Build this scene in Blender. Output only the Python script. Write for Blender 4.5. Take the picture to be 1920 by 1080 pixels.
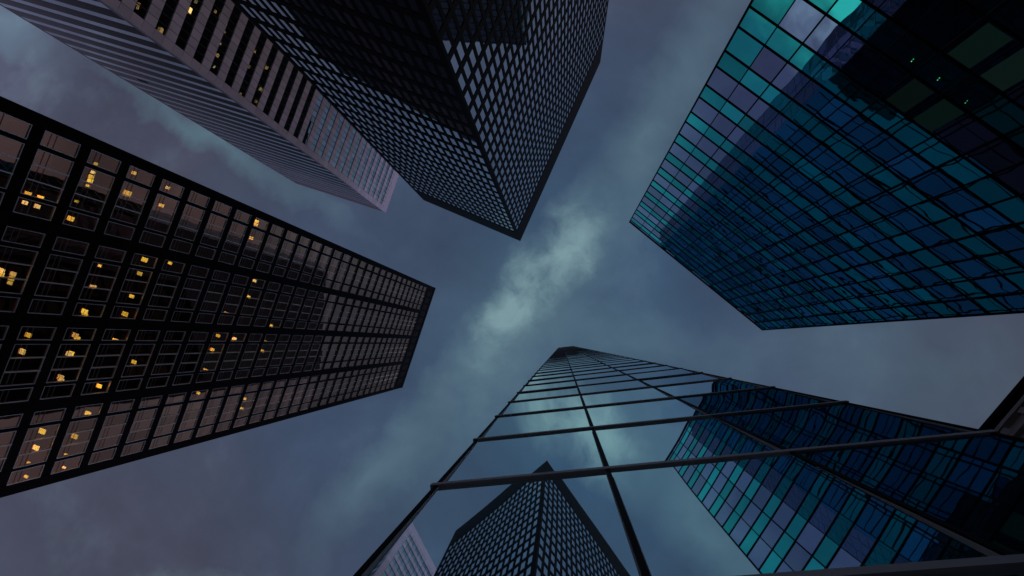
import bpy, math, random
from mathutils import Vector, Matrix

# ------------------------------------------------------------------ scene
for o in list(bpy.data.objects):
    bpy.data.objects.remove(o, do_unlink=True)
S = bpy.context.scene
COL = S.collection
random.seed(7)
EYE = 1.6                       # camera height above the paving
FPX = 960.0                     # focal length in pixels of a 1920 px wide frame (18 mm lens)
ZEN = (1053.6, 644.5)           # where all verticals meet (the zenith) in that frame

v_ = Vector((ZEN[0]-960, ZEN[1]-540, FPX)).normalized()
x_ = (Vector((1, 0, 0)) - v_[0]*v_).normalized()
y_ = v_.cross(x_)

cam = bpy.data.cameras.new('camera')
cam.sensor_width = 36.0
cam.lens = 18.0
cam.clip_start = 0.05
cam.clip_end = 4000
camo = bpy.data.objects.new('camera', cam)
COL.objects.link(camo)
right = Vector((x_[0], y_[0], v_[0])); down = Vector((x_[1], y_[1], v_[1])); fwd = Vector((x_[2], y_[2], v_[2]))
R = Matrix((right, -down, -fwd)).transposed()
camo.matrix_world = Matrix.Translation((0, 0, EYE)) @ R.to_4x4()
S.camera = camo

def ray(px, py):
    d = Vector((px-960, py-540, FPX))
    return Vector((d.dot(x_), d.dot(y_), d.dot(v_)))
def plan(px, py):               # plan direction per metre of height
    d = ray(px, py)
    return Vector((d.x/d.z, d.y/d.z))
def proj(p):                    # world point -> 1920x1080 pixel
    q = Vector((p[0], p[1], p[2]-EYE))
    z = q.dot(fwd)
    if z < 0.05: return None
    return (960+FPX*q.dot(right)/z, 540+FPX*q.dot(down)/z)

# ------------------------------------------------------------------ world: dusk overcast
W = bpy.data.worlds.new('World')
S.world = W
W.use_nodes = True
nt = W.node_tree
nt.nodes.clear()
def N(tree, kind, **kw):
    n = tree.nodes.new(kind)
    for k, v in kw.items():
        setattr(n, k, v)
    return n
def math_n(tree, op, a, b=None, clamp=False):
    n = tree.nodes.new('ShaderNodeMath'); n.operation = op; n.use_clamp = clamp
    for i, s in enumerate((a, b)):
        if s is None: continue
        if isinstance(s, (int, float)): n.inputs[i].default_value = s
        else: tree.links.new(s, n.inputs[i])
    return n.outputs[0]
def ramp(tree, fac, stops, interp='LINEAR'):
    n = tree.nodes.new('ShaderNodeValToRGB')
    n.color_ramp.interpolation = interp
    el = n.color_ramp.elements
    while len(el) < len(stops): el.new(0.5)
    for e, (p, c) in zip(el, stops):
        e.position = p
        e.color = (c[0], c[1], c[2], 1) if not isinstance(c, (int, float)) else (c, c, c, 1)
    tree.links.new(fac, n.inputs[0])
    return n.outputs[0]
def mixc(tree, fac, a, b, mode='MIX'):
    n = tree.nodes.new('ShaderNodeMix'); n.data_type = 'RGBA'; n.blend_type = mode
    for s, i in ((fac, 0), (a, 6), (b, 7)):
        if isinstance(s, (int, float)): n.inputs[i].default_value = s
        elif isinstance(s, (tuple, list)): n.inputs[i].default_value = (s[0], s[1], s[2], 1)
        else: tree.links.new(s, n.inputs[i])
    return n.outputs[2]

SUN_EL, SUN_AZ = math.radians(24), math.radians(143)
STR = 0.1
def build_world():
    L = nt.links.new
    out = N(nt, 'ShaderNodeOutputWorld'); bg = N(nt, 'ShaderNodeBackground')
    bg.inputs['Strength'].default_value = STR
    L(bg.outputs[0], out.inputs[0])
    sky = N(nt, 'ShaderNodeTexSky'); sky.sky_type = 'NISHITA'; sky.sun_disc = False
    sky.sun_elevation = SUN_EL; sky.sun_rotation = SUN_AZ
    tc = N(nt, 'ShaderNodeTexCoord')
    sep = N(nt, 'ShaderNodeSeparateXYZ'); L(tc.outputs['Generated'], sep.inputs[0])
    zc = math_n(nt, 'MAXIMUM', sep.outputs[2], 0.12)
    px = math_n(nt, 'DIVIDE', sep.outputs[0], zc); py = math_n(nt, 'DIVIDE', sep.outputs[1], zc)
    cmb = N(nt, 'ShaderNodeCombineXYZ'); L(px, cmb.inputs[0]); L(py, cmb.inputs[1])
    P = cmb.outputs[0]
    def noise(scale, detail, rough, off, dist=0.0):
        mp = N(nt, 'ShaderNodeMapping'); mp.inputs['Location'].default_value = off
        mp.inputs['Scale'].default_value = (scale, scale, 1); L(P, mp.inputs[0])
        n = N(nt, 'ShaderNodeTexNoise'); n.inputs['Scale'].default_value = 1.0
        n.inputs['Detail'].default_value = detail; n.inputs['Roughness'].default_value = rough
        n.inputs['Distortion'].default_value = dist
        L(mp.outputs[0], n.inputs['Vector']); return n.outputs['Fac']
    big = noise(1.3, 3, 0.5, (3.1, 7.4, 0)); mid = noise(3.4, 6, 0.55, (1.7, 2.2, 0), 0.3)
    fine = noise(9.0, 5, 0.6, (5.2, 0.4, 0), 0.2)
    # colour of the cloud deck: slate blue overhead, more mauve further out
    r = N(nt, 'ShaderNodeVectorMath', operation='LENGTH'); L(P, r.inputs[0])
    far = math_n(nt, 'MULTIPLY_ADD', r.outputs['Value'], 1.0); 
    far_n = far.node; far_n.inputs[1].default_value = 0.95; L(math_n(nt, 'MULTIPLY_ADD', big, 0.9), far_n.inputs[2])
    far_n.inputs[2].links[0].from_node.inputs[2].default_value = -0.62
    base = ramp(nt, far, [(0.05, (0.044, 0.084, 0.150)), (0.42, (0.052, 0.073, 0.126)), (0.72, (0.062, 0.067, 0.103)), (1.0, (0.047, 0.051, 0.082))])
    t = math_n(nt, 'ADD', math_n(nt, 'MULTIPLY', mid, 0.75), math_n(nt, 'MULTIPLY', fine, 0.25))
    lum = ramp(nt, t, [(0.30, 0.76), (0.5, 0.96), (0.70, 1.25)])
    c1 = mixc(nt, 1.0, base, lum, 'MULTIPLY')
    teal = mixc(nt, ramp(nt, t, [(0.56, 0.0), (0.85, 0.6)]), c1, (0.105, 0.165, 0.20))
    # thin break in the cloud near the zenith where brighter sky shows through, plus one added patch out of view
    wn = N(nt, 'ShaderNodeTexNoise'); wn.inputs['Scale'].default_value = 6.5; wn.inputs['Detail'].default_value = 6; wn.inputs['Roughness'].default_value = 0.6
    L(P, wn.inputs['Vector'])
    wv = N(nt, 'ShaderNodeVectorMath', operation='SUBTRACT'); L(wn.outputs['Color'], wv.inputs[0]); wv.inputs[1].default_value = (0.5, 0.5, 0.5)
    ws = N(nt, 'ShaderNodeVectorMath', operation='SCALE'); L(wv.outputs[0], ws.inputs[0]); ws.inputs['Scale'].default_value = 0.15
    wa = N(nt, 'ShaderNodeVectorMath', operation='ADD'); L(P, wa.inputs[0]); L(ws.outputs[0], wa.inputs[1])
    PW = wa.outputs[0]
    def blob(cx, cy, ang, sx, sy):
        mp = N(nt, 'ShaderNodeMapping'); mp.vector_type = 'TEXTURE'
        mp.inputs['Location'].default_value = (cx, cy, 0); mp.inputs['Rotation'].default_value = (0, 0, ang)
        mp.inputs['Scale'].default_value = (sx, sy, 1); L(PW, mp.inputs[0])
        ln = N(nt, 'ShaderNodeVectorMath', operation='LENGTH'); L(mp.outputs[0], ln.inputs[0])
        return math_n(nt, 'SUBTRACT', 1.0, ln.outputs['Value'], True)
    def patches(lst):
        b = None
        for (ix, iy, ang, sx, sy, k) in lst:
            p = plan(ix, iy)
            s = math_n(nt, 'MULTIPLY', blob(p.x, p.y, ang, sx, sy), k)
            b = s if b is None else math_n(nt, 'ADD', b, s)
        return b
    gw = math_n(nt, 'MULTIPLY', patches(GLOWS), math_n(nt, 'MULTIPLY_ADD', mid, 1.6))
    gw.node.inputs[1].links[0].from_node.inputs[2].default_value = 0.1
    teal = mixc(nt, ramp(nt, gw, [(0.0, 0.0), (0.35, 0.34), (1.0, 1.0)]), teal, (0.098, 0.172, 0.222))
    b = patches(BREAKS)
    bn = math_n(nt, 'MULTIPLY', b, math_n(nt, 'MULTIPLY_ADD', math_n(nt, 'ADD', math_n(nt, 'MULTIPLY', noise(13, 7, 0.62, (2, 9, 0), 0.5), 0.7), math_n(nt, 'MULTIPLY', mid, 0.4)), 4.0))
    bn.node.inputs[1].links[0].from_node.inputs[2].default_value = -1.40
    fb = ramp(nt, math_n(nt, 'MULTIPLY', bn, 0.50), [(0.0, 0.0), (0.16, 0.20), (0.40, 0.56), (0.75, 0.92)])
    cl = mixc(nt, fb, teal, (0.205, 0.335, 0.365))
    # lighter towards the horizon all round
    low = ramp(nt, sep.outputs[2], [(0.0, LOW[0]), (0.30, LOW[1]), (0.52, LOW[2]), (0.66, LOW[3]), (0.80, 1.0)])
    cl2 = mixc(nt, 1.0, cl, low, 'MULTIPLY')
    sc = N(nt, 'ShaderNodeVectorMath', operation='SCALE'); L(cl2, sc.inputs[0]); sc.inputs['Scale'].default_value = 1.0/STR
    fin = mixc(nt, 0.97, sky.outputs[0], sc.outputs[0])
    L(fin, bg.inputs['Color'])
BREAKS = [(1045, 478, -1.0, 0.17, 0.085, 0.95), (1012, 520, -0.85, 0.20, 0.065, 0.45), (980, 568, -0.8, 0.14, 0.07, 0.92), (925, 602, -0.3, 0.10, 0.042, 0.75),
          (1085, 475, -1.2, 0.08, 0.045, 0.6), (905, 690, -0.8, 0.16, 0.09, 0.40),
          (480, 1380, 0.35, 0.45, 0.26, 2.4)]  # added bright patch out of view, lightens the teal tower's reflecting strip
GLOWS = [(850, 800, -0.75, 0.30, 0.13, 0.55), (400, 262, 0.58, 0.45, 0.045, 0.8), (1235, 235, -1.08, 0.48, 0.10, 0.8), (-20, 20, 0.6, 0.30, 0.07, 0.5),
         (705, 890, -0.86, 0.26, 0.07, 0.6), (1190, 640, 0.2, 0.25, 0.08, 0.45), (1010, 600, 0.0, 0.30, 0.20, 0.5), (1720, 690, 0.1, 0.45, 0.16, 0.5)]
LOW = (12.0, 8.0, 2.4, 1.0)
build_world()

sd = bpy.data.lights.new('sun', 'SUN'); sd.energy = 0.7; sd.angle = math.radians(14); sd.color = (1.0, 0.93, 0.88)
so = bpy.data.objects.new('sun', sd); COL.objects.link(so)
# faint low light along the gap behind the grid tower
ld = Vector((math.sin(SUN_AZ)*math.cos(SUN_EL), math.cos(SUN_AZ)*math.cos(SUN_EL), math.sin(SUN_EL)))
so.rotation_euler = (-ld).to_track_quat('-Z', 'Y').to_euler()
so.location = ld*400

S.render.engine = 'CYCLES'
S.view_settings.view_transform = 'Standard'
try: S.view_settings.look = 'None'
except Exception: pass
S.view_settings.exposure = 0.0
S.view_settings.gamma = 1.0
S.view_settings.use_curve_mapping = False
S.cycles.max_bounces = 10
S.cycles.glossy_bounces = 8
S.cycles.transparent_max_bounces = 8
S.cycles.diffuse_bounces = 3

# ------------------------------------------------------------------ materials
def mat_new(name):
    m = bpy.data.materials.new(name); m.use_nodes = True
    m.node_tree.nodes.clear()
    o = m.node_tree.nodes.new('ShaderNodeOutputMaterial')
    return m, m.node_tree, o
def plain(name, col, rough=0.6, metal=0.0, var=0.25, scale=0.8, spec=0.5, bump=0.0, streak=False):
    m, t, o = mat_new(name)
    b = N(t, 'ShaderNodeBsdfPrincipled')
    g = N(t, 'ShaderNodeNewGeometry')
    mp = N(t, 'ShaderNodeMapping'); mp.inputs['Scale'].default_value = (scale, scale, scale*(0.12 if streak else 1))
    t.links.new(g.outputs['Position'], mp.inputs[0])
    n = N(t, 'ShaderNodeTexNoise'); n.inputs['Detail'].default_value = 5; n.inputs['Scale'].default_value = 1
    t.links.new(mp.outputs[0], n.inputs['Vector'])
    oi = N(t, 'ShaderNodeObjectInfo')
    f = math_n(t, 'ADD', math_n(t, 'MULTIPLY', n.outputs['Fac'], 0.65), math_n(t, 'MULTIPLY', oi.outputs['Random'], 0.35))
    c = ramp(t, f, [(0.25, tuple(x*(1-var) for x in col)), (0.75, tuple(x*(1+var) for x in col))])
    t.links.new(c, b.inputs['Base Color'])
    b.inputs['Roughness'].default_value = rough; b.inputs['Metallic'].default_value = metal
    b.inputs['Specular IOR Level'].default_value = spec
    if bump:
        bn = N(t, 'ShaderNodeBump'); bn.inputs['Strength'].default_value = bump
        n2 = N(t, 'ShaderNodeTexNoise'); n2.inputs['Scale'].default_value = 6
        t.links.new(g.outputs['Position'], n2.inputs['Vector'])
        t.links.new(n2.outputs['Fac'], bn.inputs['Height']); t.links.new(bn.outputs[0], b.inputs['Normal'])
    t.links.new(b.outputs[0], o.inputs[0])
    return m
def glass(name, tint, edge=(1, 1, 1), body=(0.004, 0.006, 0.009), through=0.0, wave=0.0, wscale=0.6, wdist=0.02, rough=0.012, var=0.18, power=5.0):
    """coated facade glass: tinted mirror that whitens at grazing angles, over a dark room (or a see-through body)"""
    m, t, o = mat_new(name)
    L = t.links.new
    g = N(t, 'ShaderNodeNewGeometry'); oi = N(t, 'ShaderNodeObjectInfo')
    lw = N(t, 'ShaderNodeVectorMath', operation='DOT_PRODUCT'); L(g.outputs['Incoming'], lw.inputs[0]); L(g.outputs['Normal'], lw.inputs[1])
    gr = math_n(t, 'POWER', math_n(t, 'SUBTRACT', 1.0, math_n(t, 'ABSOLUTE', lw.outputs['Value'], None), True), power)
    # each pane of a batch is coated a little differently
    vv = math_n(t, 'MULTIPLY_ADD', oi.outputs['Random'], 2*var); vv.node.inputs[2].default_value = 1-var
    tc = N(t, 'ShaderNodeVectorMath', operation='SCALE'); tc.inputs[0].default_value = tint; L(vv, tc.inputs['Scale'])
    col = mixc(t, gr, tc.outputs[0], edge)
    gl = N(t, 'ShaderNodeBsdfAnisotropic'); gl.inputs['Roughness'].default_value = rough; L(col, gl.inputs['Color'])
    if wave:
        n = N(t, 'ShaderNodeTexNoise'); n.inputs['Scale'].default_value = wscale; n.inputs['Detail'].default_value = 1.5
        ad = N(t, 'ShaderNodeVectorMath', operation='ADD'); L(g.outputs['Position'], ad.inputs[0])
        cx = N(t, 'ShaderNodeCombineXYZ'); L(math_n(t, 'MULTIPLY', oi.outputs['Random'], 37.0), cx.inputs[2]); L(cx.outputs[0], ad.inputs[1])
        L(ad.outputs[0], n.inputs['Vector'])
        bp = N(t, 'ShaderNodeBump'); bp.inputs['Strength'].default_value = wave; bp.inputs['Distance'].default_value = wdist
        L(n.outputs['Fac'], bp.inputs['Height']); L(bp.outputs[0], gl.inputs['Normal'])
    if through > 0:
        tr = N(t, 'ShaderNodeBsdfTransparent'); tr.inputs[0].default_value = (through, through*0.97, through*0.92, 1)
        sh = N(t, 'ShaderNodeAddShader'); L(gl.outputs[0], sh.inputs[0]); L(tr.outputs[0], sh.inputs[1])
    else:
        df = N(t, 'ShaderNodeBsdfDiffuse'); df.inputs[0].default_value = (*body, 1)
        sh = N(t, 'ShaderNodeAddShader'); L(gl.outputs[0], sh.inputs[0]); L(df.outputs[0], sh.inputs[1])
    L(sh.outputs[0], o.inputs[0])
    return m
def glow(name, col, s):
    m, t, o = mat_new(name)
    e = N(t, 'ShaderNodeEmission'); oi = N(t, 'ShaderNodeObjectInfo')
    k = math_n(t, 'FRACT', math_n(t, 'MULTIPLY', oi.outputs['Random'], 17.3))
    t.links.new(ramp(t, k, [(0.0, col), (0.6, col), (1.0, tuple(c+(1-c)*0.25 for c in col))]), e.inputs[0])
    q = math_n(t, 'MULTIPLY_ADD', oi.outputs['Random'], s*0.9); q.node.inputs[2].default_value = s*0.55
    t.links.new(q, e.inputs[1]); t.links.new(e.outputs[0], o.inputs[0])
    return m

M_black = plain('black_metal', (0.0035, 0.0035, 0.0045), 0.6, spec=0.06)
M_black2 = plain('black_cladding', (0.007, 0.006, 0.0065), 0.6, spec=0.06)
M_core = plain('dark_interior', (0.006, 0.006, 0.007), 0.9, spec=0.0)
M_bronze = plain('bronze_cladding', (0.008, 0.005, 0.005), 0.6, spec=0.05)
M_alu = plain('aluminium_edge', (0.95, 0.88, 0.80), 0.4, 0.55, 0.05)
M_alud = plain('dull_aluminium', (0.22, 0.21, 0.20), 0.6, 0.0, 0.2, spec=0.3)
M_stone = plain('mauve_granite', (0.58, 0.47, 0.56), 0.35, spec=0.9, var=0.16, scale=0.5, bump=0.03)
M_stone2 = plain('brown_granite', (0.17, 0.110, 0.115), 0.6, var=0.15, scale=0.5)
M_frame = plain('window_frame_aluminium', (0.88, 0.84, 0.80), 0.4, 0.55, 0.1)
M_louvre = plain('grey_louvre', (0.014, 0.013, 0.015), 0.7, spec=0.1)
M_ledge = plain('grey_ledge', (0.34, 0.32, 0.33), 0.5, spec=0.3)
M_joint = plain('dark_joint', (0.02, 0.015, 0.02), 0.8)
M_gA = glass('bronze_glass', (0.62, 0.36, 0.24), edge=(0.85, 0.60, 0.46), through=0.35, wave=0.25, wscale=0.5)
M_gB = glass('grey_blue_glass', (0.78, 0.80, 0.86), wave=0.2, wscale=0.5)
M_gBt = glass('clear_grey_glass', (0.58, 0.66, 0.70), through=0.25, wave=0.1, wscale=0.5)
M_gC = glass('silver_glass', (0.80, 0.84, 0.86), body=(0.018, 0.018, 0.028), wave=0.12, wscale=0.5, var=0.1)
M_gDt = glass('teal_glass', (0.08, 0.96, 0.84), edge=(0.45, 0.95, 0.92), wave=0.7, wscale=0.35, var=0.28)
M_gDl = glass('lavender_glass', (0.55, 0.56, 0.80), edge=(0.8, 0.85, 0.95), wave=0.7, wscale=0.35, var=0.28)
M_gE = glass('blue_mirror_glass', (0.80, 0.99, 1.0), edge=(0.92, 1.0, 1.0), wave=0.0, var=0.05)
M_gEd = glass('dark_reflection_glass', (0.16, 0.34, 0.42), edge=(0.5, 0.6, 0.65), wave=0.0, var=0.05)  # same glass tinted darker, a near-black reflection put into the colour
M_gEu = glass('upper_mirror_glass', (0.10, 0.22, 0.34), edge=(0.90, 0.97, 1.0), wave=0.0, var=0.05, power=4.2)  # facing tint darkened so the front looks dark mirrored in the teal tower
M_gE2 = glass('blue_side_glass', (0.025, 0.27, 0.37), edge=(0.12, 0.36, 0.48), wave=0.6, wscale=0.5, var=0.1)
M_gK = glass('smoke_glass', (0.05, 0.055, 0.065), edge=(0.6, 0.62, 0.66), wave=0.3, var=0.3)
M_lamp = glow('warm_lamp', (1.0, 0.76, 0.09), 3.4)
M_lampB = glow('dim_warm_lamp', (1.0, 0.62, 0.20), 1.1)
M_green = glow('green_room_light', (0.30, 1.0, 0.85), 0.0065)
M_dot = glow('green_pilot_light', (0.25, 1.0, 0.35), 0.8)
M_pave = plain('paving_stone', (0.09, 0.088, 0.085), 0.8, var=0.2, scale=1.2)
M_road = plain('asphalt', (0.05, 0.05, 0.052), 0.85, var=0.2, scale=2)
M_sandstone = plain('brown_sandstone', (0.50, 0.40, 0.37), 0.75, var=0.2, scale=0.7, bump=0.05)

# ------------------------------------------------------------------ mesh helpers
class MB:
    def __init__(s): s.v = []; s.f = []
    def box(s, x0, x1, y0, y1, z0, z1):
        b = len(s.v)
        s.v += [(x0,y0,z0),(x1,y0,z0),(x1,y1,z0),(x0,y1,z0),(x0,y0,z1),(x1,y0,z1),(x1,y1,z1),(x0,y1,z1)]
        s.f += [tuple(b+i for i in q) for q in ((0,3,2,1),(4,5,6,7),(0,1,5,4),(1,2,6,5),(2,3,7,6),(3,0,4,7))]
    def quad(s, a, b, c, d):
        k = len(s.v); s.v += [a, b, c, d]; s.f.append((k, k+1, k+2, k+3))
    def prism(s, pts, z0, z1):
        n = len(pts); b = len(s.v)
        s.v += [(p[0], p[1], z0) for p in pts] + [(p[0], p[1], z1) for p in pts]
        for i in range(n):
            j = (i+1) % n
            s.f.append((b+i, b+j, b+n+j, b+n+i))
        s.f.append(tuple(b+n+i for i in range(n))); s.f.append(tuple(b+n-1-i for i in range(n)))
    def mesh(s, name, m, smooth=False):
        me = bpy.data.meshes.new(name); me.from_pydata(s.v, [], s.f); me.materials.append(m)
        if smooth:
            for p in me.polygons: p.use_smooth = True
        me.update(); return me

def empty(name, loc, label, cat, group=None):
    o = bpy.data.objects.new(name, None); COL.objects.link(o); o.location = loc
    o['label'] = label; o['category'] = cat
    if group: o['group'] = group
    return o
def part(name, me, parent, mtx=None, kind=None, label=None):
    o = bpy.data.objects.new(name, me); COL.objects.link(o); o.parent = parent
    if mtx is not None: o.matrix_local = mtx
    if kind: o['kind'] = kind
    if label: o['label'] = label
    return o

class Facade:
    """vertical wall plane: t runs along it, y points outwards to the street, z up from the ground"""
    def __init__(s, a, b, root):
        # a -> b chosen so that outward normal faces the open square (the camera side)
        a = Vector(a); b = Vector(b)
        T = (b-a).normalized(); Nn = Vector((-T.y, T.x))
        if Nn.dot(-a) < 0:
            a, b = b, a; T = -T; Nn = -Nn
        s.a, s.b, s.T, s.N, s.W = a, b, T, Nn, (b-a).length
        s.dist = a.dot(-Nn)
        s.root = root
        rl = root.location
        s.M = Matrix(((T.x, Nn.x, 0, a.x-rl.x), (T.y, Nn.y, 0, a.y-rl.y), (0, 0, 1, -rl.z), (0, 0, 0, 1)))
    def world(s, t, y, z):
        p = s.a + s.T*t + s.N*y
        return Vector((p.x, p.y, z))
    def at(s, t, y, z, rx=0.0, rz=0.0, sx=1.0, sz=1.0):
        return s.M @ Matrix.Translation((t, y, z)) @ Matrix.Rotation(rx, 4, 'X') @ Matrix.Rotation(rz, 4, 'Z') @ Matrix.Diagonal((sx, 1, sz, 1))
    def area(s, t0, t1, z0, z1):
        ps = [proj(s.world(t, 0, z)) for t, z in ((t0, z0), (t1, z0), (t1, z1), (t0, z1))]
        if any(p is None for p in ps): return 0
        cx = sum(p[0] for p in ps)/4; cy = sum(p[1] for p in ps)/4
        A = abs(sum(ps[i][0]*ps[(i+1) % 4][1]-ps[(i+1) % 4][0]*ps[i][1] for i in range(4)))/2
        xs = [p[0] for p in ps]; ys = [p[1] for p in ps]
        if max(xs) < 0 or min(xs) > 1920 or max(ys) < 0 or min(ys) > 1080: return 0
        if not (0 <= cx <= 1920 and 0 <= cy <= 1080): A *= 0.4
        return A
    def obj(s, name, mb, m, kind=None, label=None, parent=None, smooth=False):
        return part(name, mb.mesh(name, m, smooth), parent or s.root, s.M if parent is None else None, kind, label)

def hit(fa, px, py, back=0.0):
    d = ray(px, py); o = Vector((0, 0, EYE))
    den = d.x*fa.N.x + d.y*fa.N.y
    k = (fa.a.dot(fa.N)-back)/den
    p = o+d*k
    q = Vector((p.x, p.y))-fa.a
    return q.dot(fa.T), p.z
def on_radial(p, px, py, direction):
    """point reached from p along direction where it meets the vertical plane through camera and pixel"""
    q = plan(px, py)
    # p + d*k = q*m
    d = Vector((math.cos(math.radians(direction)), math.sin(math.radians(direction))))
    det = d.x*(-q.y)+q.x*d.y
    k = (-p.x*(-q.y)-q.x*p.y)/det
    return p+d*k

def split(cands, lim=300):
    """the lim largest on screen become objects, the rest one joined part"""
    c = sorted(cands, key=lambda c: -c[0])
    return [x for x in c[:lim] if x[0] > 0], [x for x in c[:lim] if x[0] <= 0]+c[lim:]
def unit_pane(name, m, th=0.02):
    b = MB(); b.box(0, 1, -th, 0, 0, 1); return b.mesh(name, m)
def lay_panes(fa, cands, name, m, y, tilt=0.0006, lim=300, stuffname=None, parents=None):
    """cands: (area, t0, t1, z0, z1)"""
    me = unit_pane(name, m)
    keep, rest = split(cands, lim)
    out = []
    for c in keep:
        o = part(name, me, fa.root, fa.at(c[1], y, c[3], random.gauss(0, tilt), random.gauss(0, tilt), c[2]-c[1], c[4]-c[3]))
        out.append((c, o))
    if rest:
        b = MB()
        for c in rest:
            w, h = c[2]-c[1], c[4]-c[3]
            a1, a2 = random.gauss(0, tilt)*h, random.gauss(0, tilt)*w
            b.quad((c[1], y, c[3]), (c[1], y-a1, c[4]), (c[2], y+a2-a1, c[4]), (c[2], y+a2, c[3]))
        fa.obj(stuffname or name, b, m, 'stuff')
    return out

# ------------------------------------------------------------------ ground
def structure(name, mb, m):
    o = bpy.data.objects.new(name, mb.mesh(name, m)); COL.objects.link(o); o['kind'] = 'structure'; return o
g = MB(); g.quad((-1500,-1500,0),(1500,-1500,0),(1500,1500,0),(-1500,1500,0)); structure('ground', g, M_pave)
g = MB()
for s_ in (5.0,):
    T = Vector((math.cos(math.radians(41.5)), math.sin(math.radians(41.5)))); Nn = Vector((T.y, -T.x))
    q = [T*-60+Nn*6, T*17+Nn*6, T*17+Nn*14, T*-60+Nn*14]
    g.quad(*[(p.x, p.y, 0.004) for p in q])
structure('road', g, M_road)

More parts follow.
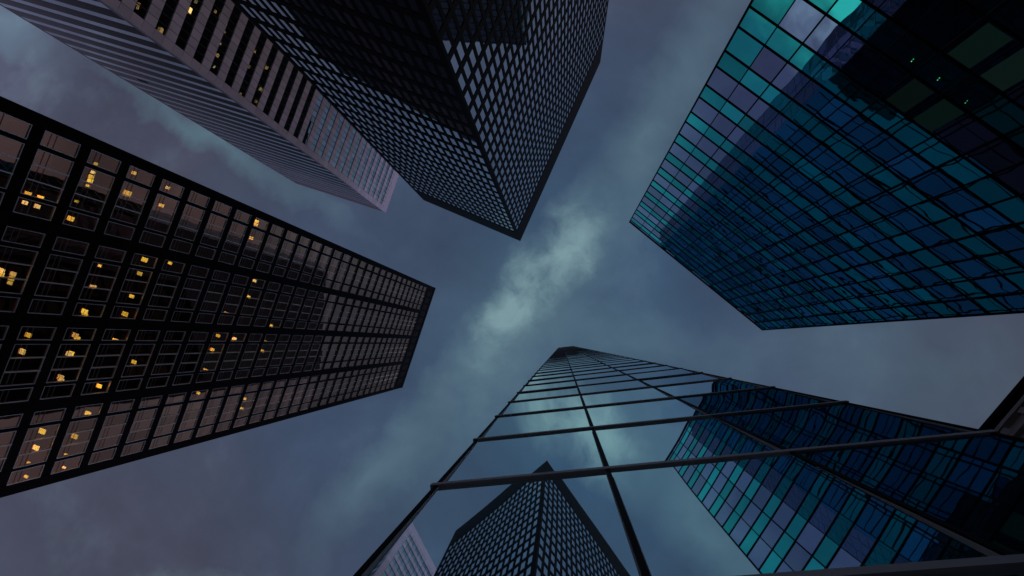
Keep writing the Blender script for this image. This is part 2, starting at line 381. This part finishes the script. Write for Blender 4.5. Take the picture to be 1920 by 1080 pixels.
# ================================================================== TOWER A : bronze office slab at left, lights on
HA = 132.0
def tower_bronze():
    pc = plan(816.7, 540)*HA
    pb = on_radial(pc, 749.2, 728, 107.9)
    root = empty('bronze_tower', ((pc.x+pb.x)/2, (pc.y+pb.y)/2, 0), 'dark bronze office tower at left with yellow lights on behind its windows', 'tower')
    fa = Facade(pc, pb, root)
    Wd = fa.W; u = Wd/0.7764
    Sd = fa.dist
    pitch = 0.0921*Sd; H = HA+EYE
    # columns measured from the roof corner nearest the tower with the black grid
    flip = (fa.a-pc).length > 1e-3
    X = (lambda c: Wd-c) if flip else (lambda c: c)
    cols = []       # (c0,c1,kind)
    c = 0.0242*u
    groups = []
    for b in range(4):
        n1 = (c, c+0.0287*u); g0 = n1[1]+0.0083*u; g1 = g0+3*0.0292*u; n2 = (g1+0.0070*u, g1+0.0070*u+0.0298*u)
        cols.append((n1[0], n1[1], 'n')); cols += [(g0+i*0.0292*u, g0+(i+1)*0.0292*u, 'g%d' % i) for i in range(3)]; cols.append((n2[0], n2[1], 'n'))
        groups.append((n1[0], n2[1])); c = n2[1]+0.0272*u
    kmin, kmax = -7, 28
    zrow = lambda k: (EYE+Sd*(0.8049+0.0921*k), EYE+Sd*(0.8049+0.0921*k+0.0690))
    rec = -0.10
    # core and roof block
    depth = 55
    co = MB(); co.box(0.02, Wd-0.02, -depth, -1.6, 0, H-0.05); fa.obj('core', co, M_core)
    pa = MB(); ztop = zrow(kmax)[1]
    pa.box(0, Wd, -1.55, 0.0, ztop+0.9, H)
    pa.box(-0.03, Wd+0.03, -1.55, 0.06, H-1.2, H+0.02)
    fa.obj('parapet', pa, M_bronze)
    # louvred plant floors under the parapet
    nl = int((H-1.4-(ztop+3.2))/0.9)
    for b in range(14):
        w = (Wd-2.4)/14
        lv = MB(); lv.box(1.2+b*w+0.25, 1.2+(b+1)*w-0.25, 0.001, 0.05, ztop+1.4, H-2.2)
        fa.obj('louvre_panel', lv, M_louvre)
    sd = MB()
    for x0, x1 in ((0, 0.03), (Wd-0.03, Wd)):
        sd.box(x0, x1, -depth+0.03, -1.55, 0, H)
    fa.obj('side_wall', sd, M_bronze)
    # piers between the bays and at the corners
    edges = [0]+[q for g_ in groups for q in (g_[0], g_[1])]+[Wd]
    for i in range(0, len(edges), 2):
        a, b = sorted((X(edges[i]), X(edges[i+1])))
        m = MB(); m.box(a, b, -0.5, 0.02, 0, ztop+0.9); fa.obj('pier', m, M_bronze)
    # narrow dark mullions inside each bay
    for i, cc in enumerate(cols[:-1]):
        nx = cols[i+1]
        if nx[0]-cc[1] > 0.05 and nx[0]-cc[1] < 0.019*u:
            a, b = sorted((X(cc[1]), X(nx[0])))
            m = MB(); m.box(a, b, -0.3, 0.0, 0, ztop+0.9); fa.obj('mullion', m, M_bronze)
    # spandrels
    for k in range(kmin-1, kmax+1):
        z0 = zrow(k)[1]; z1 = zrow(k+1)[0] if k < kmax else ztop+0.9
        if k == kmin-1: z0 = 0
        m = MB()
        for g_ in groups:
            a, b = sorted((X(g_[0]), X(g_[1]))); m.box(a, b, -0.35, -0.012, z0, z1)
        fa.obj('spandrel', m, M_bronze)
    # windows: light metal frame with two rails, glass behind
    def frame_geo(b, w, h, ox=0, oy=0, oz=0, kind='n'):
        e = 0.038; d0, d1 = -0.04, 0.03
        left = e
        rgt = e
        if flip: left, rgt = rgt, left
        b.box(ox, ox+left, oy+d0, oy+d1, oz, oz+h); b.box(ox+w-rgt, ox+w, oy+d0, oy+d1, oz, oz+h)
        b.box(ox+left, ox+w-rgt, oy+d0, oy+d1-0.002, oz+h-e*1.1, oz+h); b.box(ox+left, ox+w-rgt, oy+d0, oy+d1-0.002, oz, oz+e)
    def rail_geo(b, w, h, ox=0, oy=0, oz=0):
        for f in (0.20, 0.35):
            b.box(ox+0.04, ox+w-0.04, oy-0.028, oy-0.012, oz+h*f, oz+h*f+0.022)
    meshes = {}
    cand = []
    for k in range(kmin, kmax+1):
        z0, z1 = zrow(k)
        for c0, c1, kd in cols:
            a, b = sorted((X(c0), X(c1)))
            cand.append((fa.area(a, b, z0, z1), a, b, z0, z1, kd))
    keep, rest = split(cand, 300)
    for (A, a, b, z0, z1, kd) in keep:
        key = (kd, round(b-a, 3))
        if key not in meshes:
            f = MB(); frame_geo(f, b-a, z1-z0, kind=kd)
            r_ = MB(); rail_geo(r_, b-a, z1-z0)
            p = MB(); p.box(0.0, b-a, -0.06, -0.045, 0, z1-z0)
            meshes[key] = (f.mesh('window', M_frame), p.mesh('pane', M_gA), r_.mesh('rail', M_alud))
        fm, pm, rm = meshes[key]
        w = part('window', fm, root, fa.at(a, rec+0.09, z0))
        part('pane', pm, w, Matrix.Rotation(random.gauss(0, 0.0012), 4, 'X') @ Matrix.Rotation(random.gauss(0, 0.0012), 4, 'Z'))
        part('rail', rm, w)
    f = MB(); p = MB()
    for (A, a, b, z0, z1, kd) in rest:
        frame_geo(f, b-a, z1-z0, a, rec+0.09, z0, kd)
        j = random.gauss(0, 0.002)
        p.quad((a, rec+0.045, z0), (a, rec+0.045+j, z1), (b, rec+0.045+j, z1), (b, rec+0.045, z0))
    fa.obj('window', f, M_alud, 'stuff'); fa.obj('pane', p, M_gA, 'stuff')
    # bright vertical blades between the panes of each group of three
    bl = MB(); bl.box(-0.030, 0.030, -0.05, 0.075, 0, 1); blm = bl.mesh('blade', M_alu)
    for k in range(kmin, kmax+1):
        z0, z1 = zrow(k)
        for c0, c1, kd in cols:
            if kd in ('g0', 'g1') and fa.area(X(c1)-0.5, X(c1)+0.5, z0, z1) > 0:
                part('blade', blm, root, fa.at(X(c1), rec+0.09, z0, sz=z1-z0))
    # ceiling lamps that are on
    c1 = [(210,855,1),(302,885,1),(188,920,.8),(280,948,.9),(720,630,.7),(698,692,.7),(684,725,.9),(676,755,.9),(660,793,.6),(575,910,.6),(1005,697,.8),(955,852,1.5),(1258,808,.8),(1210,942,1.0)]
    c2 = [(530,40,1.1),(10,430,1),(6,460,1),(98,455,.9),(86,490,.9),(75,522,.7),(750,393,.6),(692,550,.9),(712,548,.5),(635,735,1.1),(635,765,1.1),(1085,348,1.2),(1048,452,1.0),(988,622,.9),(938,755,1.2),(920,800,.5),(1275,373,.8),(1248,442,.7),(212,913,1),(168,1033,1),(565,915,1.1),(578,938,1.1),(518,1055,1.1),(534,1050,1),(863,955,1.1),(1885,185,.9),(1910,505,.9),(1865,625,.9),(1695,750,1),(1815,768,.7),(1636,918,1),(1750,942,.7),(1592,1022,1),(1915,75,1)]
    c3 = [(165,0,1),(455,190,1.1),(455,215,1.1),(1005,75,1),(745,255,1),(1540,138,1.1),(1663,135,.6),(660,462,1.1),(317,595,1.2),(560,632,1.2),(270,718,1.1),(500,780,1),(222,845,1.1),(480,868,.6),(195,935,.6),(1487,308,.8),(1833,350,.8),(1810,425,.7)]
    pts = [(x/4, 150+y/4, s) for x, y, s in c1]+[(x/4, 400+y/4, s) for x, y, s in c2]+[(x/4, 660+y/4, s) for x, y, s in c3]
    pts += [(440+x/4.8, 390+y/4.8, s) for x, y, s in [(200,120,1),(195,150,1),(150,270,1),(180,655,1),(125,800,.9),(65,968,1),(327,1058,1)]]
    pts += [(440+x/4.8, 560+y/4.8, s) for x, y, s in [(278,388,1),(247,470,1),(90,900,.9),(65,990,.9),(3,360,.9)]]
    lm = MB(); lm.box(-0.5, 0.5, -0.5, 0.5, -0.5, 0.5); lme = lm.mesh('ceiling_lamp', M_lamp)
    for x, y, s in pts:
        back = 0.45
        t, z = hit(fa, x, y, back)
        o = part('ceiling_lamp', lme, root, fa.M @ Matrix.Translation((t, -back, z)) @ Matrix.Diagonal((0.30*s, 0.42*s, 0.10, 1)))
    return fa
FA = tower_bronze()

# ================================================================== TOWER B : mauve granite tower behind
HB = 150.0
def tower_granite():
    pc = plan(723.5, 398.5)*HB
    H = HB+EYE
    d2 = Vector((math.cos(math.radians(-72)), math.sin(math.radians(-72))))
    d1 = Vector((math.cos(math.radians(18.95+180)), math.sin(math.radians(18.95+180))))
    pl = on_radial(pc, 555, 344, 18.95+180)
    p2 = pc+d2*58
    root = empty('granite_tower', (pc.x, pc.y, 0), 'tall mauve granite tower with dark ribbon windows and a finely striped side', 'tower')
    f2 = Facade(pc, p2, root); f1 = Facade(pc, pl, root)
    b4 = pl+d2*58
    co = MB(); ctr = (pc+p2+pl+b4)/4
    pts = [ctr+(q-ctr)*0.965-Vector((root.location.x, root.location.y)) for q in (pc, p2, b4, pl)]
    co.prism([(q.x, q.y) for q in pts], 0, H-1.0); part('core', co.mesh('core', M_core), root)
    for (A_, B_) in ((p2, b4), (b4, pl)):
        dd = (B_-A_).normalized(); nn = Vector((-dd.y, dd.x)); nn = nn if nn.dot((A_+B_)/2-ctr) > 0 else -nn
        w = MB(); o_ = Vector((root.location.x, root.location.y))
        w.prism([tuple(q-o_) for q in (A_, B_, B_-nn*0.4, A_-nn*0.4)], 0, H-0.5); part('back_wall', w.mesh('back_wall', M_stone2), root)
    # ---- facade 2 (ribbons)
    S2 = f2.dist; pit = 0.0555*S2
    end_corner = 'a' if (f2.a-pc).length < 1e-3 else 'b'
    X2 = (lambda c: c) if end_corner == 'a' else (lambda c: f2.W-c)
    pier = 0.0215*S2; pw = 0.0195*S2
    z_d0 = lambda k: EYE+S2*(0.8722+0.0555*k)         # bottom of ribbon k
    kmin = -10
    kmax = int((HB/S2-0.03-0.8722)/0.0555)-1
    npan = int((f2.W-pier)/pw)
    st, gp = [], []
    for k in range(kmin, kmax+1):
        zb, zt, zn = z_d0(k), z_d0(k)+0.0285*S2, z_d0(k+1)
        for i in range(npan):
            a, b = sorted((X2(pier+i*pw), X2(pier+(i+1)*pw)))
            vis = 1.0
            pr = proj(f2.world((a+b)/2, 0, zt))
            if pr is not None:       # hidden behind the black grid tower?
                e = 784.6-(370.8-pr[1])*0.983
                if pr[1] < 371 and pr[0] > e+6: vis = 0.0
            st.append((vis*f2.area(a, b, zt, zn), a, b, zt, zn)); gp.append((vis*f2.area(a, b, zb, zt), a, b, zb, zt))
    j = 0.036
    me = MB(); me.box(0, 1, -0.25, 0, 0, 1); sm = me.mesh('granite_panel', M_stone)
    keep, rest = split(st, 300)
    for c in keep:
        part('granite_panel', sm, root, f2.at(c[1]+j, random.gauss(0, 0.004), c[3]+0.0, sx=c[2]-c[1]-2*j, sz=c[4]-c[3]))
    b = MB()
    for c in rest:
        y = random.gauss(0, 0.004); b.box(c[1]+j, c[2]-j, -0.25, y, c[3], c[4])
    f2.obj('granite_panel', b, M_stone, 'stuff')
    gp2 = [(c[0], c[1]+0.03, c[2]-0.03, c[3], c[4]) for c in gp]
    lay_panes(f2, gp2, 'window_pane', M_gBt, -0.10, tilt=0.0015)
    bk = MB(); bk.box(0.1, f2.W-0.1, -0.9, -0.75, 0, H-1.2); f2.obj('inner_wall', bk, M_core)
    jm = MB()
    for i in range(npan+1):
        x = X2(pier+i*pw); jm.box(x-0.03, x+0.03, -0.2, -0.03, z_d0(kmin), z_d0(kmax+1))
    f2.obj('mullion', jm, M_joint)
    # base and crown
    bs = MB(); bs.box(0, f2.W, -0.3, 0, 0, z_d0(kmin)); f2.obj('base_wall', bs, M_stone)
    cr = MB(); cr.box(0, f2.W, -0.3, 0.0, z_d0(kmax+1)+0.03, H); f2.obj('crown', cr, M_stone)
    # corner pier of half-storey blocks
    hh = pit/2
    pp = MB(); pp.box(0, 1, -1, 0, 0, 1); pm = pp.mesh('pier_block', M_stone)
    z = z_d0(kmin)
    a, b_ = sorted((X2(0.0), X2(pier)))
    while z < z_d0(kmax+1)-0.1:
        part('pier_block', pm, root, f2.M @ Matrix.Translation((a+0.0, random.gauss(0.004, 0.002), z)) @ Matrix.Diagonal((b_-a-0.02, 0.35, hh-0.045, 1)))
        z += hh
    # ---- facade 1 (fine stripes)
    S1 = f1.dist
    ec = 'a' if (f1.a-pc).length < 1e-3 else 'b'
    X1 = (lambda c: c) if ec == 'a' else (lambda c: f1.W-c)
    pier1 = 0.038*S1
    a0, a1 = sorted((X1(pier1), X1(f1.W)))
    pb, pt_ = sorted((X1(0.0), X1(pier1)))
    w = MB(); w.box(pb, pt_, -0.4, 0.0, 0, H); f1.obj('corner_pier', w, M_stone)
    rib = MB(); rib.box(0, 1, -0.03, 0, 0, 1); rm = rib.mesh('ribbon_window', M_gB)
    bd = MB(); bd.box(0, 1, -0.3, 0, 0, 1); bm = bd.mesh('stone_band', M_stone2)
    for k in range(kmin, kmax+1):
        zb, zt, zn = z_d0(k)+0.3, z_d0(k)+0.0285*S2-0.05, z_d0(k+1)+0.3
        part('ribbon_window', rm, root, f1.at(a0, -0.03, zb, random.gauss(0, 0.0008), 0, a1-a0, zt-zb))
        part('stone_band', bm, root, f1.at(a0, 0.0, zt, 0, 0, a1-a0, zn-zt))
    w = MB(); w.box(a0, a1, -0.3, 0, z_d0(kmax+1)+0.3, H); f1.obj('crown', w, M_stone2)
    w = MB(); w.box(a0, a1, -0.3, 0, 0, z_d0(kmin)+0.3); f1.obj('base_wall', w, M_stone2)
    t, z = hit(f1, 268, 152)
    v = MB(); v.box(t-0.9, t+0.9, 0.0, 0.07, z-0.35, z+0.35); f1.obj('vent', v, M_black)
    # dim lamps in the ribbons
    lm = MB(); lm.box(-0.5, 0.5, -0.5, 0.5, -0.5, 0.5); lme = lm.mesh('ceiling_lamp', M_lampB)
    for x, y, s in [(259,8,1),(258,15,.7),(299,57,1.7),(353,19,1.8),(356,1,.8),(367,3,1),(404,22,.9),(423,46,.9),(421,60,.7),(413,82,.7),(407,104,1.2),(402,126,.7),(477,97,1),(467,125,.9),(499,127,1.2),(488,167,1.2),(480,190,1),(451,176,.9),(460,131,.5)]:
        t, z = hit(f2, x, y, 0.45)
        part('ceiling_lamp', lme, root, f2.M @ Matrix.Translation((t, -0.45, z)) @ Matrix.Diagonal((0.45*s, 0.4*s, 0.25*s, 1)))
    return f1, f2
FB1, FB2 = tower_granite()

# ================================================================== TOWER C : black grid tower
HC = 128.0
def tower_grid():
    H = HC+EYE
    pc = plan(975.4, 452)*HC
    dl = Vector((math.cos(math.radians(24.2+180)), math.sin(math.radians(24.2+180))))
    pl = on_radial(pc, 772, 352, 24.2+180)
    pr = on_radial(pc, 1125.6, 116, -65.9)
    root = empty('black_grid_tower', (pc.x, pc.y, 0), 'black office tower with a close grid of narrow silver windows and a pointed corner', 'tower')
    p4 = pl+pr-pc
    ctr = (pl+pr)/2; o_ = Vector((pc.x, pc.y))
    co = MB(); co.prism([tuple(ctr+(q-ctr)*0.985-o_) for q in (pc, pr, p4, pl)], 0, H-0.6); part('core', co.mesh('core', M_black2), root)
    # plain rear walls
    for A_, B_ in ((pr, p4), (p4, pl)):
        dd = (B_-A_).normalized(); nn = Vector((-dd.y, dd.x)); nn = nn if nn.dot((A_+B_)/2-ctr) > 0 else -nn
        w = MB(); w.prism([tuple(q-o_) for q in (A_, B_, B_-nn*0.3, A_-nn*0.3)], 0, H); part('rear_wall', w.mesh('rear_wall', M_black2), root)
    allp = []
    for (fa, ncol, u0, top, pitch_u, side) in ((Facade(pc, pr, root), 37, 0.0445, 5.795, 0.1755, 'r'), (Facade(pc, pl, root), 21, 0.060, 6.0, 0.179, 'l')):
        Sd = fa.dist; Wd = fa.W
        m0 = u0*Sd
        cp = (Wd-2*m0)/(ncol-1)
        vp = HC*0.02735
        ztop = EYE+Sd*top       # centre of the top window row
        corner_a = (fa.a-pc).length < 1e-3
        X = (lambda c: c) if corner_a else (lambda c: Wd-c)
        ww, wh = cp*0.68, vp*0.74
        rows = [ztop-vp*k for k in range(36) if ztop-vp*k-wh/2 > 4]
        # mullions (full height) and spandrels (between, a hair lower)
        hm = MB(); hm.box(-0.5, 0.5, -0.12, 0, 0, 1); 
        mm = hm.mesh('mullion', M_black)
        for i in range(ncol-1):
            x = X(m0+(i+0.5)*cp)
            part('mullion', mm, root, fa.M @ Matrix.Translation((x, 0, 3.5)) @ Matrix.Diagonal((cp-ww, 1, rows[0]+wh/2-3.5, 1)))
        for x0, x1 in ((0, m0-ww/2), (Wd-m0+ww/2, Wd)):
            a, b = sorted((X(x0), X(x1))); w = MB(); w.box(a, b, -0.2, 0.012, 3.5, rows[0]+wh/2); fa.obj('corner_column', w, M_black)
        sm = MB(); sm.box(0, 1, -0.12, -0.006, 0, 1); sme = sm.mesh('spandrel', M_black2)
        for k in range(len(rows)-1):
            part('spandrel', sme, root, fa.at(m0-ww/2, 0, rows[k+1]+wh/2, 0, 0, Wd-2*m0+ww, vp-wh))
        w = MB(); w.box(0, Wd, -0.25, 0.016, rows[0]+wh/2, H); fa.obj('parapet', w, M_black)
        w = MB(); w.box(0, Wd, -0.25, 0.016, 0, 3.5); fa.obj('plinth', w, M_black)
        for zc in rows:
            for i in range(ncol):
                x = X(m0+i*cp)
                allp.append((fa.area(x-ww/2, x+ww/2, zc-wh/2, zc+wh/2), x-ww/2, x+ww/2, zc-wh/2, zc+wh/2, fa))
    keep, rest = split(allp, 300)
    me = unit_pane('window_pane', M_gC)
    for c in keep:
        fa = c[5]
        part('window_pane', me, root, fa.at(c[1], -0.07, c[3], random.gauss(0, 0.0012), random.gauss(0, 0.0012), c[2]-c[1], c[4]-c[3]))
    for fa in {id(c[5]): c[5] for c in rest}.values():
        b = MB()
        for c in rest:
            if c[5] is not fa: continue
            a1 = random.gauss(0, 0.0035); a2 = random.gauss(0, 0.0018); y = -0.07
            b.quad((c[1], y, c[3]), (c[1], y-a1, c[4]), (c[2], y+a2-a1, c[4]), (c[2], y+a2, c[3]))
        fa.obj('window_pane', b, M_gC, 'stuff')
tower_grid()

# ================================================================== TOWER D : teal and blue glass block, upper right
HD = 75.0
def tower_teal():
    H = HD+EYE
    pl = plan(1179.5, 416)*HD
    pr = on_radial(pl, 1431.7, 619.2, 41.5)
    root = empty('teal_glass_tower', ((pl.x+pr.x)/2, (pl.y+pr.y)/2, 0), 'broad glass tower at upper right with alternating teal and lavender panes', 'tower')
    fa = Facade(pl, pr, root); Sd = fa.dist; Wd = fa.W
    la = (fa.a-pl).length < 1e-3
    X = (lambda c: c) if la else (lambda c: Wd-c)
    dep = 34
    co = MB(); co.box(0.05, Wd-0.05, -dep, -0.5, 0, H-0.4); fa.obj('core', co, M_core)
    sw = MB(); sw.box(0, 0.05, -dep, -0.2, 0, H); sw.box(Wd-0.05, Wd, -dep, -0.2, 0, H); fa.obj('side_wall', sw, M_gK)
    # bays
    first = 0.0945*Sd; rest_w = (Wd-first)/14
    xs = [0, first]+[first+rest_w*(i+1) for i in range(14)]
    pit = 0.208*Sd; th = 0.088*Sd
    # teal bands start at these heights
    zt = [EYE+Sd*(2.157+0.208*k) for k in range(-10, 8)]
    zt = [z for z in zt if z+th < H-0.1]
    mw = 0.058
    for i, x in enumerate(xs):
        wv = MB(); w = mw*(1.9 if i in (0, 15) else (1.5 if i % 3 == 2 else 1))
        x0 = min(max(X(x), w/2), Wd-w/2)
        wv.box(x0-w/2, x0+w/2, -0.12, 0.05 if i % 3 == 2 else 0.035, 0, H); fa.obj('mullion', wv, M_black)
    levels = []
    for z in zt: levels += [z, z+th]
    levels.append(H-0.15)
    for z in levels:
        w = MB(); w.box(0, Wd, -0.12, 0.028, z-mw*0.62, z+mw*0.62); fa.obj('transom', w, M_black)
    w = MB(); w.box(0, Wd, -0.3, 0.06, H-0.3, H); fa.obj('coping', w, M_black)
    w = MB(); w.box(0, Wd, -0.3, 0.0, 0, zt[0]); fa.obj('base_wall', w, M_black2)
    tc, vc = [], []
    for k, z in enumerate(zt):
        for i in range(15):
            a, b = sorted((X(xs[i]), X(xs[i+1])))
            tc.append((fa.area(a, b, z, z+th), a, b, z, z+th))
            z2 = zt[k+1] if k+1 < len(zt) else H-0.3
            # lowest storeys of the end bay are teal all through
            (tc if (i == 0 and z < EYE+Sd*1.5) else vc).append((fa.area(a, b, z+th, z2), a, b, z+th, z2))
    lay_panes(fa, tc, 'teal_pane', M_gDt, -0.03, 0.0016)
    lay_panes(fa, vc, 'lavender_pane', M_gDl, -0.03, 0.0016)
    # lit rooms low down
    lp = MB(); lp.box(0, 1, 0, 0.004, 0, 1); lme = lp.mesh('lit_window', M_green)
    for x, y in ((1722, 167), (1776, 205), (1856, 70), (1905, 110)):
        t, z = hit(fa, x, y)
        i = max(j for j in range(15) if xs[j] <= (t if la else Wd-t)+1e-6)
        a, b = sorted((X(xs[i]), X(xs[i+1])))
        zz = max([l for l in levels if l <= z]); z2 = min([l for l in levels if l > z])
        part('lit_window', lme, root, fa.at(a+0.25, -0.024, zz+0.15, 0, 0, b-a-0.5, z2-zz-0.3))
    dm = MB(); dm.box(-0.018, 0.018, 0, 0.01, -0.022, 0.022); dme = dm.mesh('pilot_light', M_dot)
    for x, y in ((1710, 114), (1759, 149), (1811, 192)):
        t, z = hit(fa, x, y); part('pilot_light', dme, root, fa.at(t, 0.03, z))
    return fa
FD = tower_teal()

# ================================================================== TOWER E : blue mirror tower the camera stands beside
HE = 143.0
E_T = Vector((math.cos(math.radians(-6.6)), math.sin(math.radians(-6.6)))); E_N = Vector((-E_T.y, E_T.x))
TILT = (-0.0058, -0.0080, -0.0080)
def tower_mirror():
    H = HE+EYE
    Lp = E_T*-1.12+E_N; Rp = E_T*2.965+E_N
    d2 = Vector((math.cos(math.radians(41.5)), math.sin(math.radians(41.5))))
    n2 = Vector((d2.y, -d2.x))
    R2 = Rp+d2*46; R3 = R2-n2*22; L2 = Lp+Vector((math.cos(math.radians(124)), math.sin(math.radians(124))))*30
    root = empty('blue_mirror_tower', (Lp.x, Lp.y, 0), 'blue mirror glass tower close in front with black ledges, reflecting the other towers', 'tower')
    fa = Facade(Lp, Rp, root); Wd = fa.W
    la = (fa.a-Lp).length < 1e-3
    X = (lambda c: c) if la else (lambda c: Wd-c)
    o_ = Vector((Lp.x, Lp.y)); ctr = (Lp+Rp+R2+R3+L2)/5
    co = MB(); co.prism([tuple(q+(ctr-q).normalized()*0.35-o_) for q in (Lp, Rp, R2, R3, L2)], 0, H-0.3); part('core', co.mesh('core', M_core), root)
    cuts = [0, 1.345, 2.69, Wd]
    zb = [EYE+0.21+1.93*k for k in range(-1, 75)]
    zb = [z for z in zb if z < H-0.5 and z > 0.2]
    # ledges
    lm = MB(); lm.box(-0.03, Wd+0.03, -0.06, 0.034, -0.030, 0.032)
    lm2 = lm.mesh('ledge', M_ledge)
    for z in zb: part('ledge', lm2, root, fa.M @ Matrix.Translation((0, 0, z)))
    for i, x in enumerate(cuts):
        w = 0.030
        x0 = min(max(X(x), w/2), Wd-w/2)
        m = MB(); m.box(x0-w/2, x0+w/2, -0.05, 0.026, 0, H); fa.obj('mullion', m, M_black)
        for sx in (-1, 1):
            gk = MB(); gx = x0+sx*(w/2+0.004); gk.box(gx-0.0035, gx+0.0035, -0.02, 0.014, 0, H); fa.obj('gasket', gk, M_ledge)
    m = MB(); m.box(-0.03, Wd+0.03, -0.3, 0.05, H-0.5, H); fa.obj('parapet', m, M_black)
    # panes, each very slightly pillowed and leaning
    variants = {}
    def pillow(w, h, d, key, m):
        n = 8; b = MB()
        for j in range(n+1):
            for i in range(n+1):
                u, v = i/n*2-1, j/n*2-1
                y = d*(1-u*u)*(1-v*v)+0.3*d*math.sin(2.3*u+key)*math.cos(1.9*v-key)
                b.v.append((i/n*w, y, j/n*h))
        for j in range(n):
            for i in range(n):
                k = j*(n+1)+i; b.f.append((k, k+n+1, k+n+2, k+1))
        return b.mesh('glass_pane', m, True)
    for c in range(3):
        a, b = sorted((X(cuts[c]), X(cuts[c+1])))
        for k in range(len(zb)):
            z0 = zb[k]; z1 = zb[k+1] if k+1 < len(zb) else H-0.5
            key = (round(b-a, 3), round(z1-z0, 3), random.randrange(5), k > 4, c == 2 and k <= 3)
            if key not in variants: variants[key] = pillow(b-a, z1-z0, -random.uniform(0.0012, 0.0030), key[2]*1.7, M_gEd if key[4] else (M_gEu if k > 4 else M_gE))  # low end-bay panes carry the dark reflection in their tint
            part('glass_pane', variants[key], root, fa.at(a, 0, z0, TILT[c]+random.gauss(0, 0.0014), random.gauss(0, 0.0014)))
    # long side facing the teal tower (seen in reflections)
    f2 = Facade.__new__(Facade); f2.a, f2.T, f2.N, f2.W, f2.root = R2, -d2, n2, 46.0, root
    # orientation: T x N must point up
    if f2.T.x*f2.N.y-f2.T.y*f2.N.x < 0: f2.a, f2.T = Rp, d2
    rl = root.location
    f2.M = Matrix(((f2.T.x, f2.N.x, 0, f2.a.x-rl.x), (f2.T.y, f2.N.y, 0, f2.a.y-rl.y), (0, 0, 1, -rl.z), (0, 0, 0, 1)))
    f2.dist = 0
    g = MB(); gr = MB(); gl_ = MB()
    nb = 16; bw = 46.0/nb
    zs = [z for z in zb[::2]]+[H-0.5]
    for k in range(len(zs)-1):
        for i in range(nb):
            a1, a2 = random.gauss(0, 0.010), random.gauss(0, 0.006); y0 = 0.0
            (g if zs[k] > 49 else gl_).quad((i*bw, y0, zs[k]), (i*bw, y0-a1, zs[k+1]), ((i+1)*bw, y0+a2-a1, zs[k+1]), ((i+1)*bw, y0+a2, zs[k]))  # lower panes get darker glass, painting in the black reflection
        gr.box(0.3, 45.7, -0.05, 0.05, zs[k]-0.07, zs[k]+0.07)
        gr.box(0.3, 45.7, -0.05, 0.035, zs[k]+1.2, zs[k]+1.26)
    for i in range(1, nb): gr.box(i*bw-0.07, i*bw+0.07, -0.05, 0.07, 0, H)
    f2.obj('side_pane', g, M_gE2, 'stuff'); f2.obj('dark_reflection_pane', gl_, M_gK, 'stuff'); f2.obj('side_grid', gr, M_black, 'stuff')
    w = MB(); w.box(0.3, 45.7, -0.3, 0.08, H-0.5, H+0.01); f2.obj('side_parapet', w, M_black)
    for A_, B_ in ((R2, R3), (R3, L2), (L2, Lp)):
        w = MB(); dd = (B_-A_).normalized(); nn = Vector((-dd.y, dd.x)); nn = nn if nn.dot((A_+B_)/2-ctr) > 0 else -nn
        w.prism([tuple(q-o_) for q in (A_, B_, B_-nn*0.25, A_-nn*0.25)], 0, H-0.02); part('rear_wall', w.mesh('rear_wall', M_gK), root)
    return fa
FE = tower_mirror()

# ================================================================== brown stone building at the right edge
def stone_corner():
    HF = 30.0; H = HF+EYE
    p = plan(1846, 815)*HF
    d = Vector((math.cos(math.radians(-48.3)), math.sin(math.radians(-48.3))))
    a = p-d*9.0; b = p+d*8.0
    root = empty('stone_building', (p.x, p.y, 0), 'low brown stone building with stepped cornice at the right edge', 'building')
    fa = Facade(a, b, root); Wd = fa.W
    w = MB(); w.box(0, Wd, -10, 0, 0, H-0.4); fa.obj('wall', w, M_sandstone)
    for z0, z1, y in ((H-0.3, H, 0.40), (H-1.0, H-0.75, 0.32), (H-1.9, H-1.65, 0.26), (H-3.4, H-3.15, 0.2)):
        c = MB(); c.box(-0.3, Wd+0.3, 0.001, y, z0, z1); fa.obj('cornice', c, M_sandstone if y < 0.36 else M_black2)
    for i in range(12):
        c = MB(); x = 0.5+i*1.4; c.box(x, x+0.35, 0.002, 0.25, H-1.6, H-1.05); fa.obj('bracket', c, M_sandstone)
    for r in range(4):
        for i in range(6):
            x = 1.0+i*2.7; z = H-7.5-r*3.8
            f = MB(); f.box(x, x+1.5, 0.001, 0.12, z, z+2.4); wn = fa.obj('window', f, M_alud)
            g = MB(); g.box(x+0.12, x+1.38, 0.121, 0.13, z+0.12, z+2.28); part('pane', g.mesh('pane', M_gK), wn)
stone_corner()

# ================================================================== tower standing outside the frame, mirrored in the black grid tower
def tower_reflected():
    hK = 200.0
    nC = Vector((math.sin(math.radians(-65.9)), -math.cos(math.radians(-65.9))))
    eC = plan(975.4, 452).dot(nC)*HC/hK
    q = plan(985, 85)
    m = q+2*(eC-q.dot(nC))*nC
    c = m*hK
    T = Vector((math.cos(math.radians(41.5)), math.sin(math.radians(41.5)))); Nn = Vector((T.y, -T.x))
    root = empty('smoke_glass_tower', (c.x, c.y, 0), 'dark smoked glass tower glimpsed mirrored in the black grid tower', 'tower')
    b = MB(); H = hK+EYE
    # footprint runs from its near corner along T and along the street direction
    pts = [Vector((0, 0)), T*48, T*48+Nn*45, Nn*45]
    b.prism([tuple(p) for p in pts], 0, H); part('glass_wall', b.mesh('glass_wall', M_gK), root)
    for z in range(4, int(H), 4):
        r = MB(); r.prism([tuple(p) for p in (Vector((0,0))-T*.06-Nn*.06, T*48.06-Nn*.06, T*48.06+Nn*45.06, Nn*45.06-T*.06)], z, z+0.8)
        part('floor_band', r.mesh('floor_band', M_black2), root)
    return c, proj((c.x, c.y, H))
K = tower_reflected()
print('K', K)
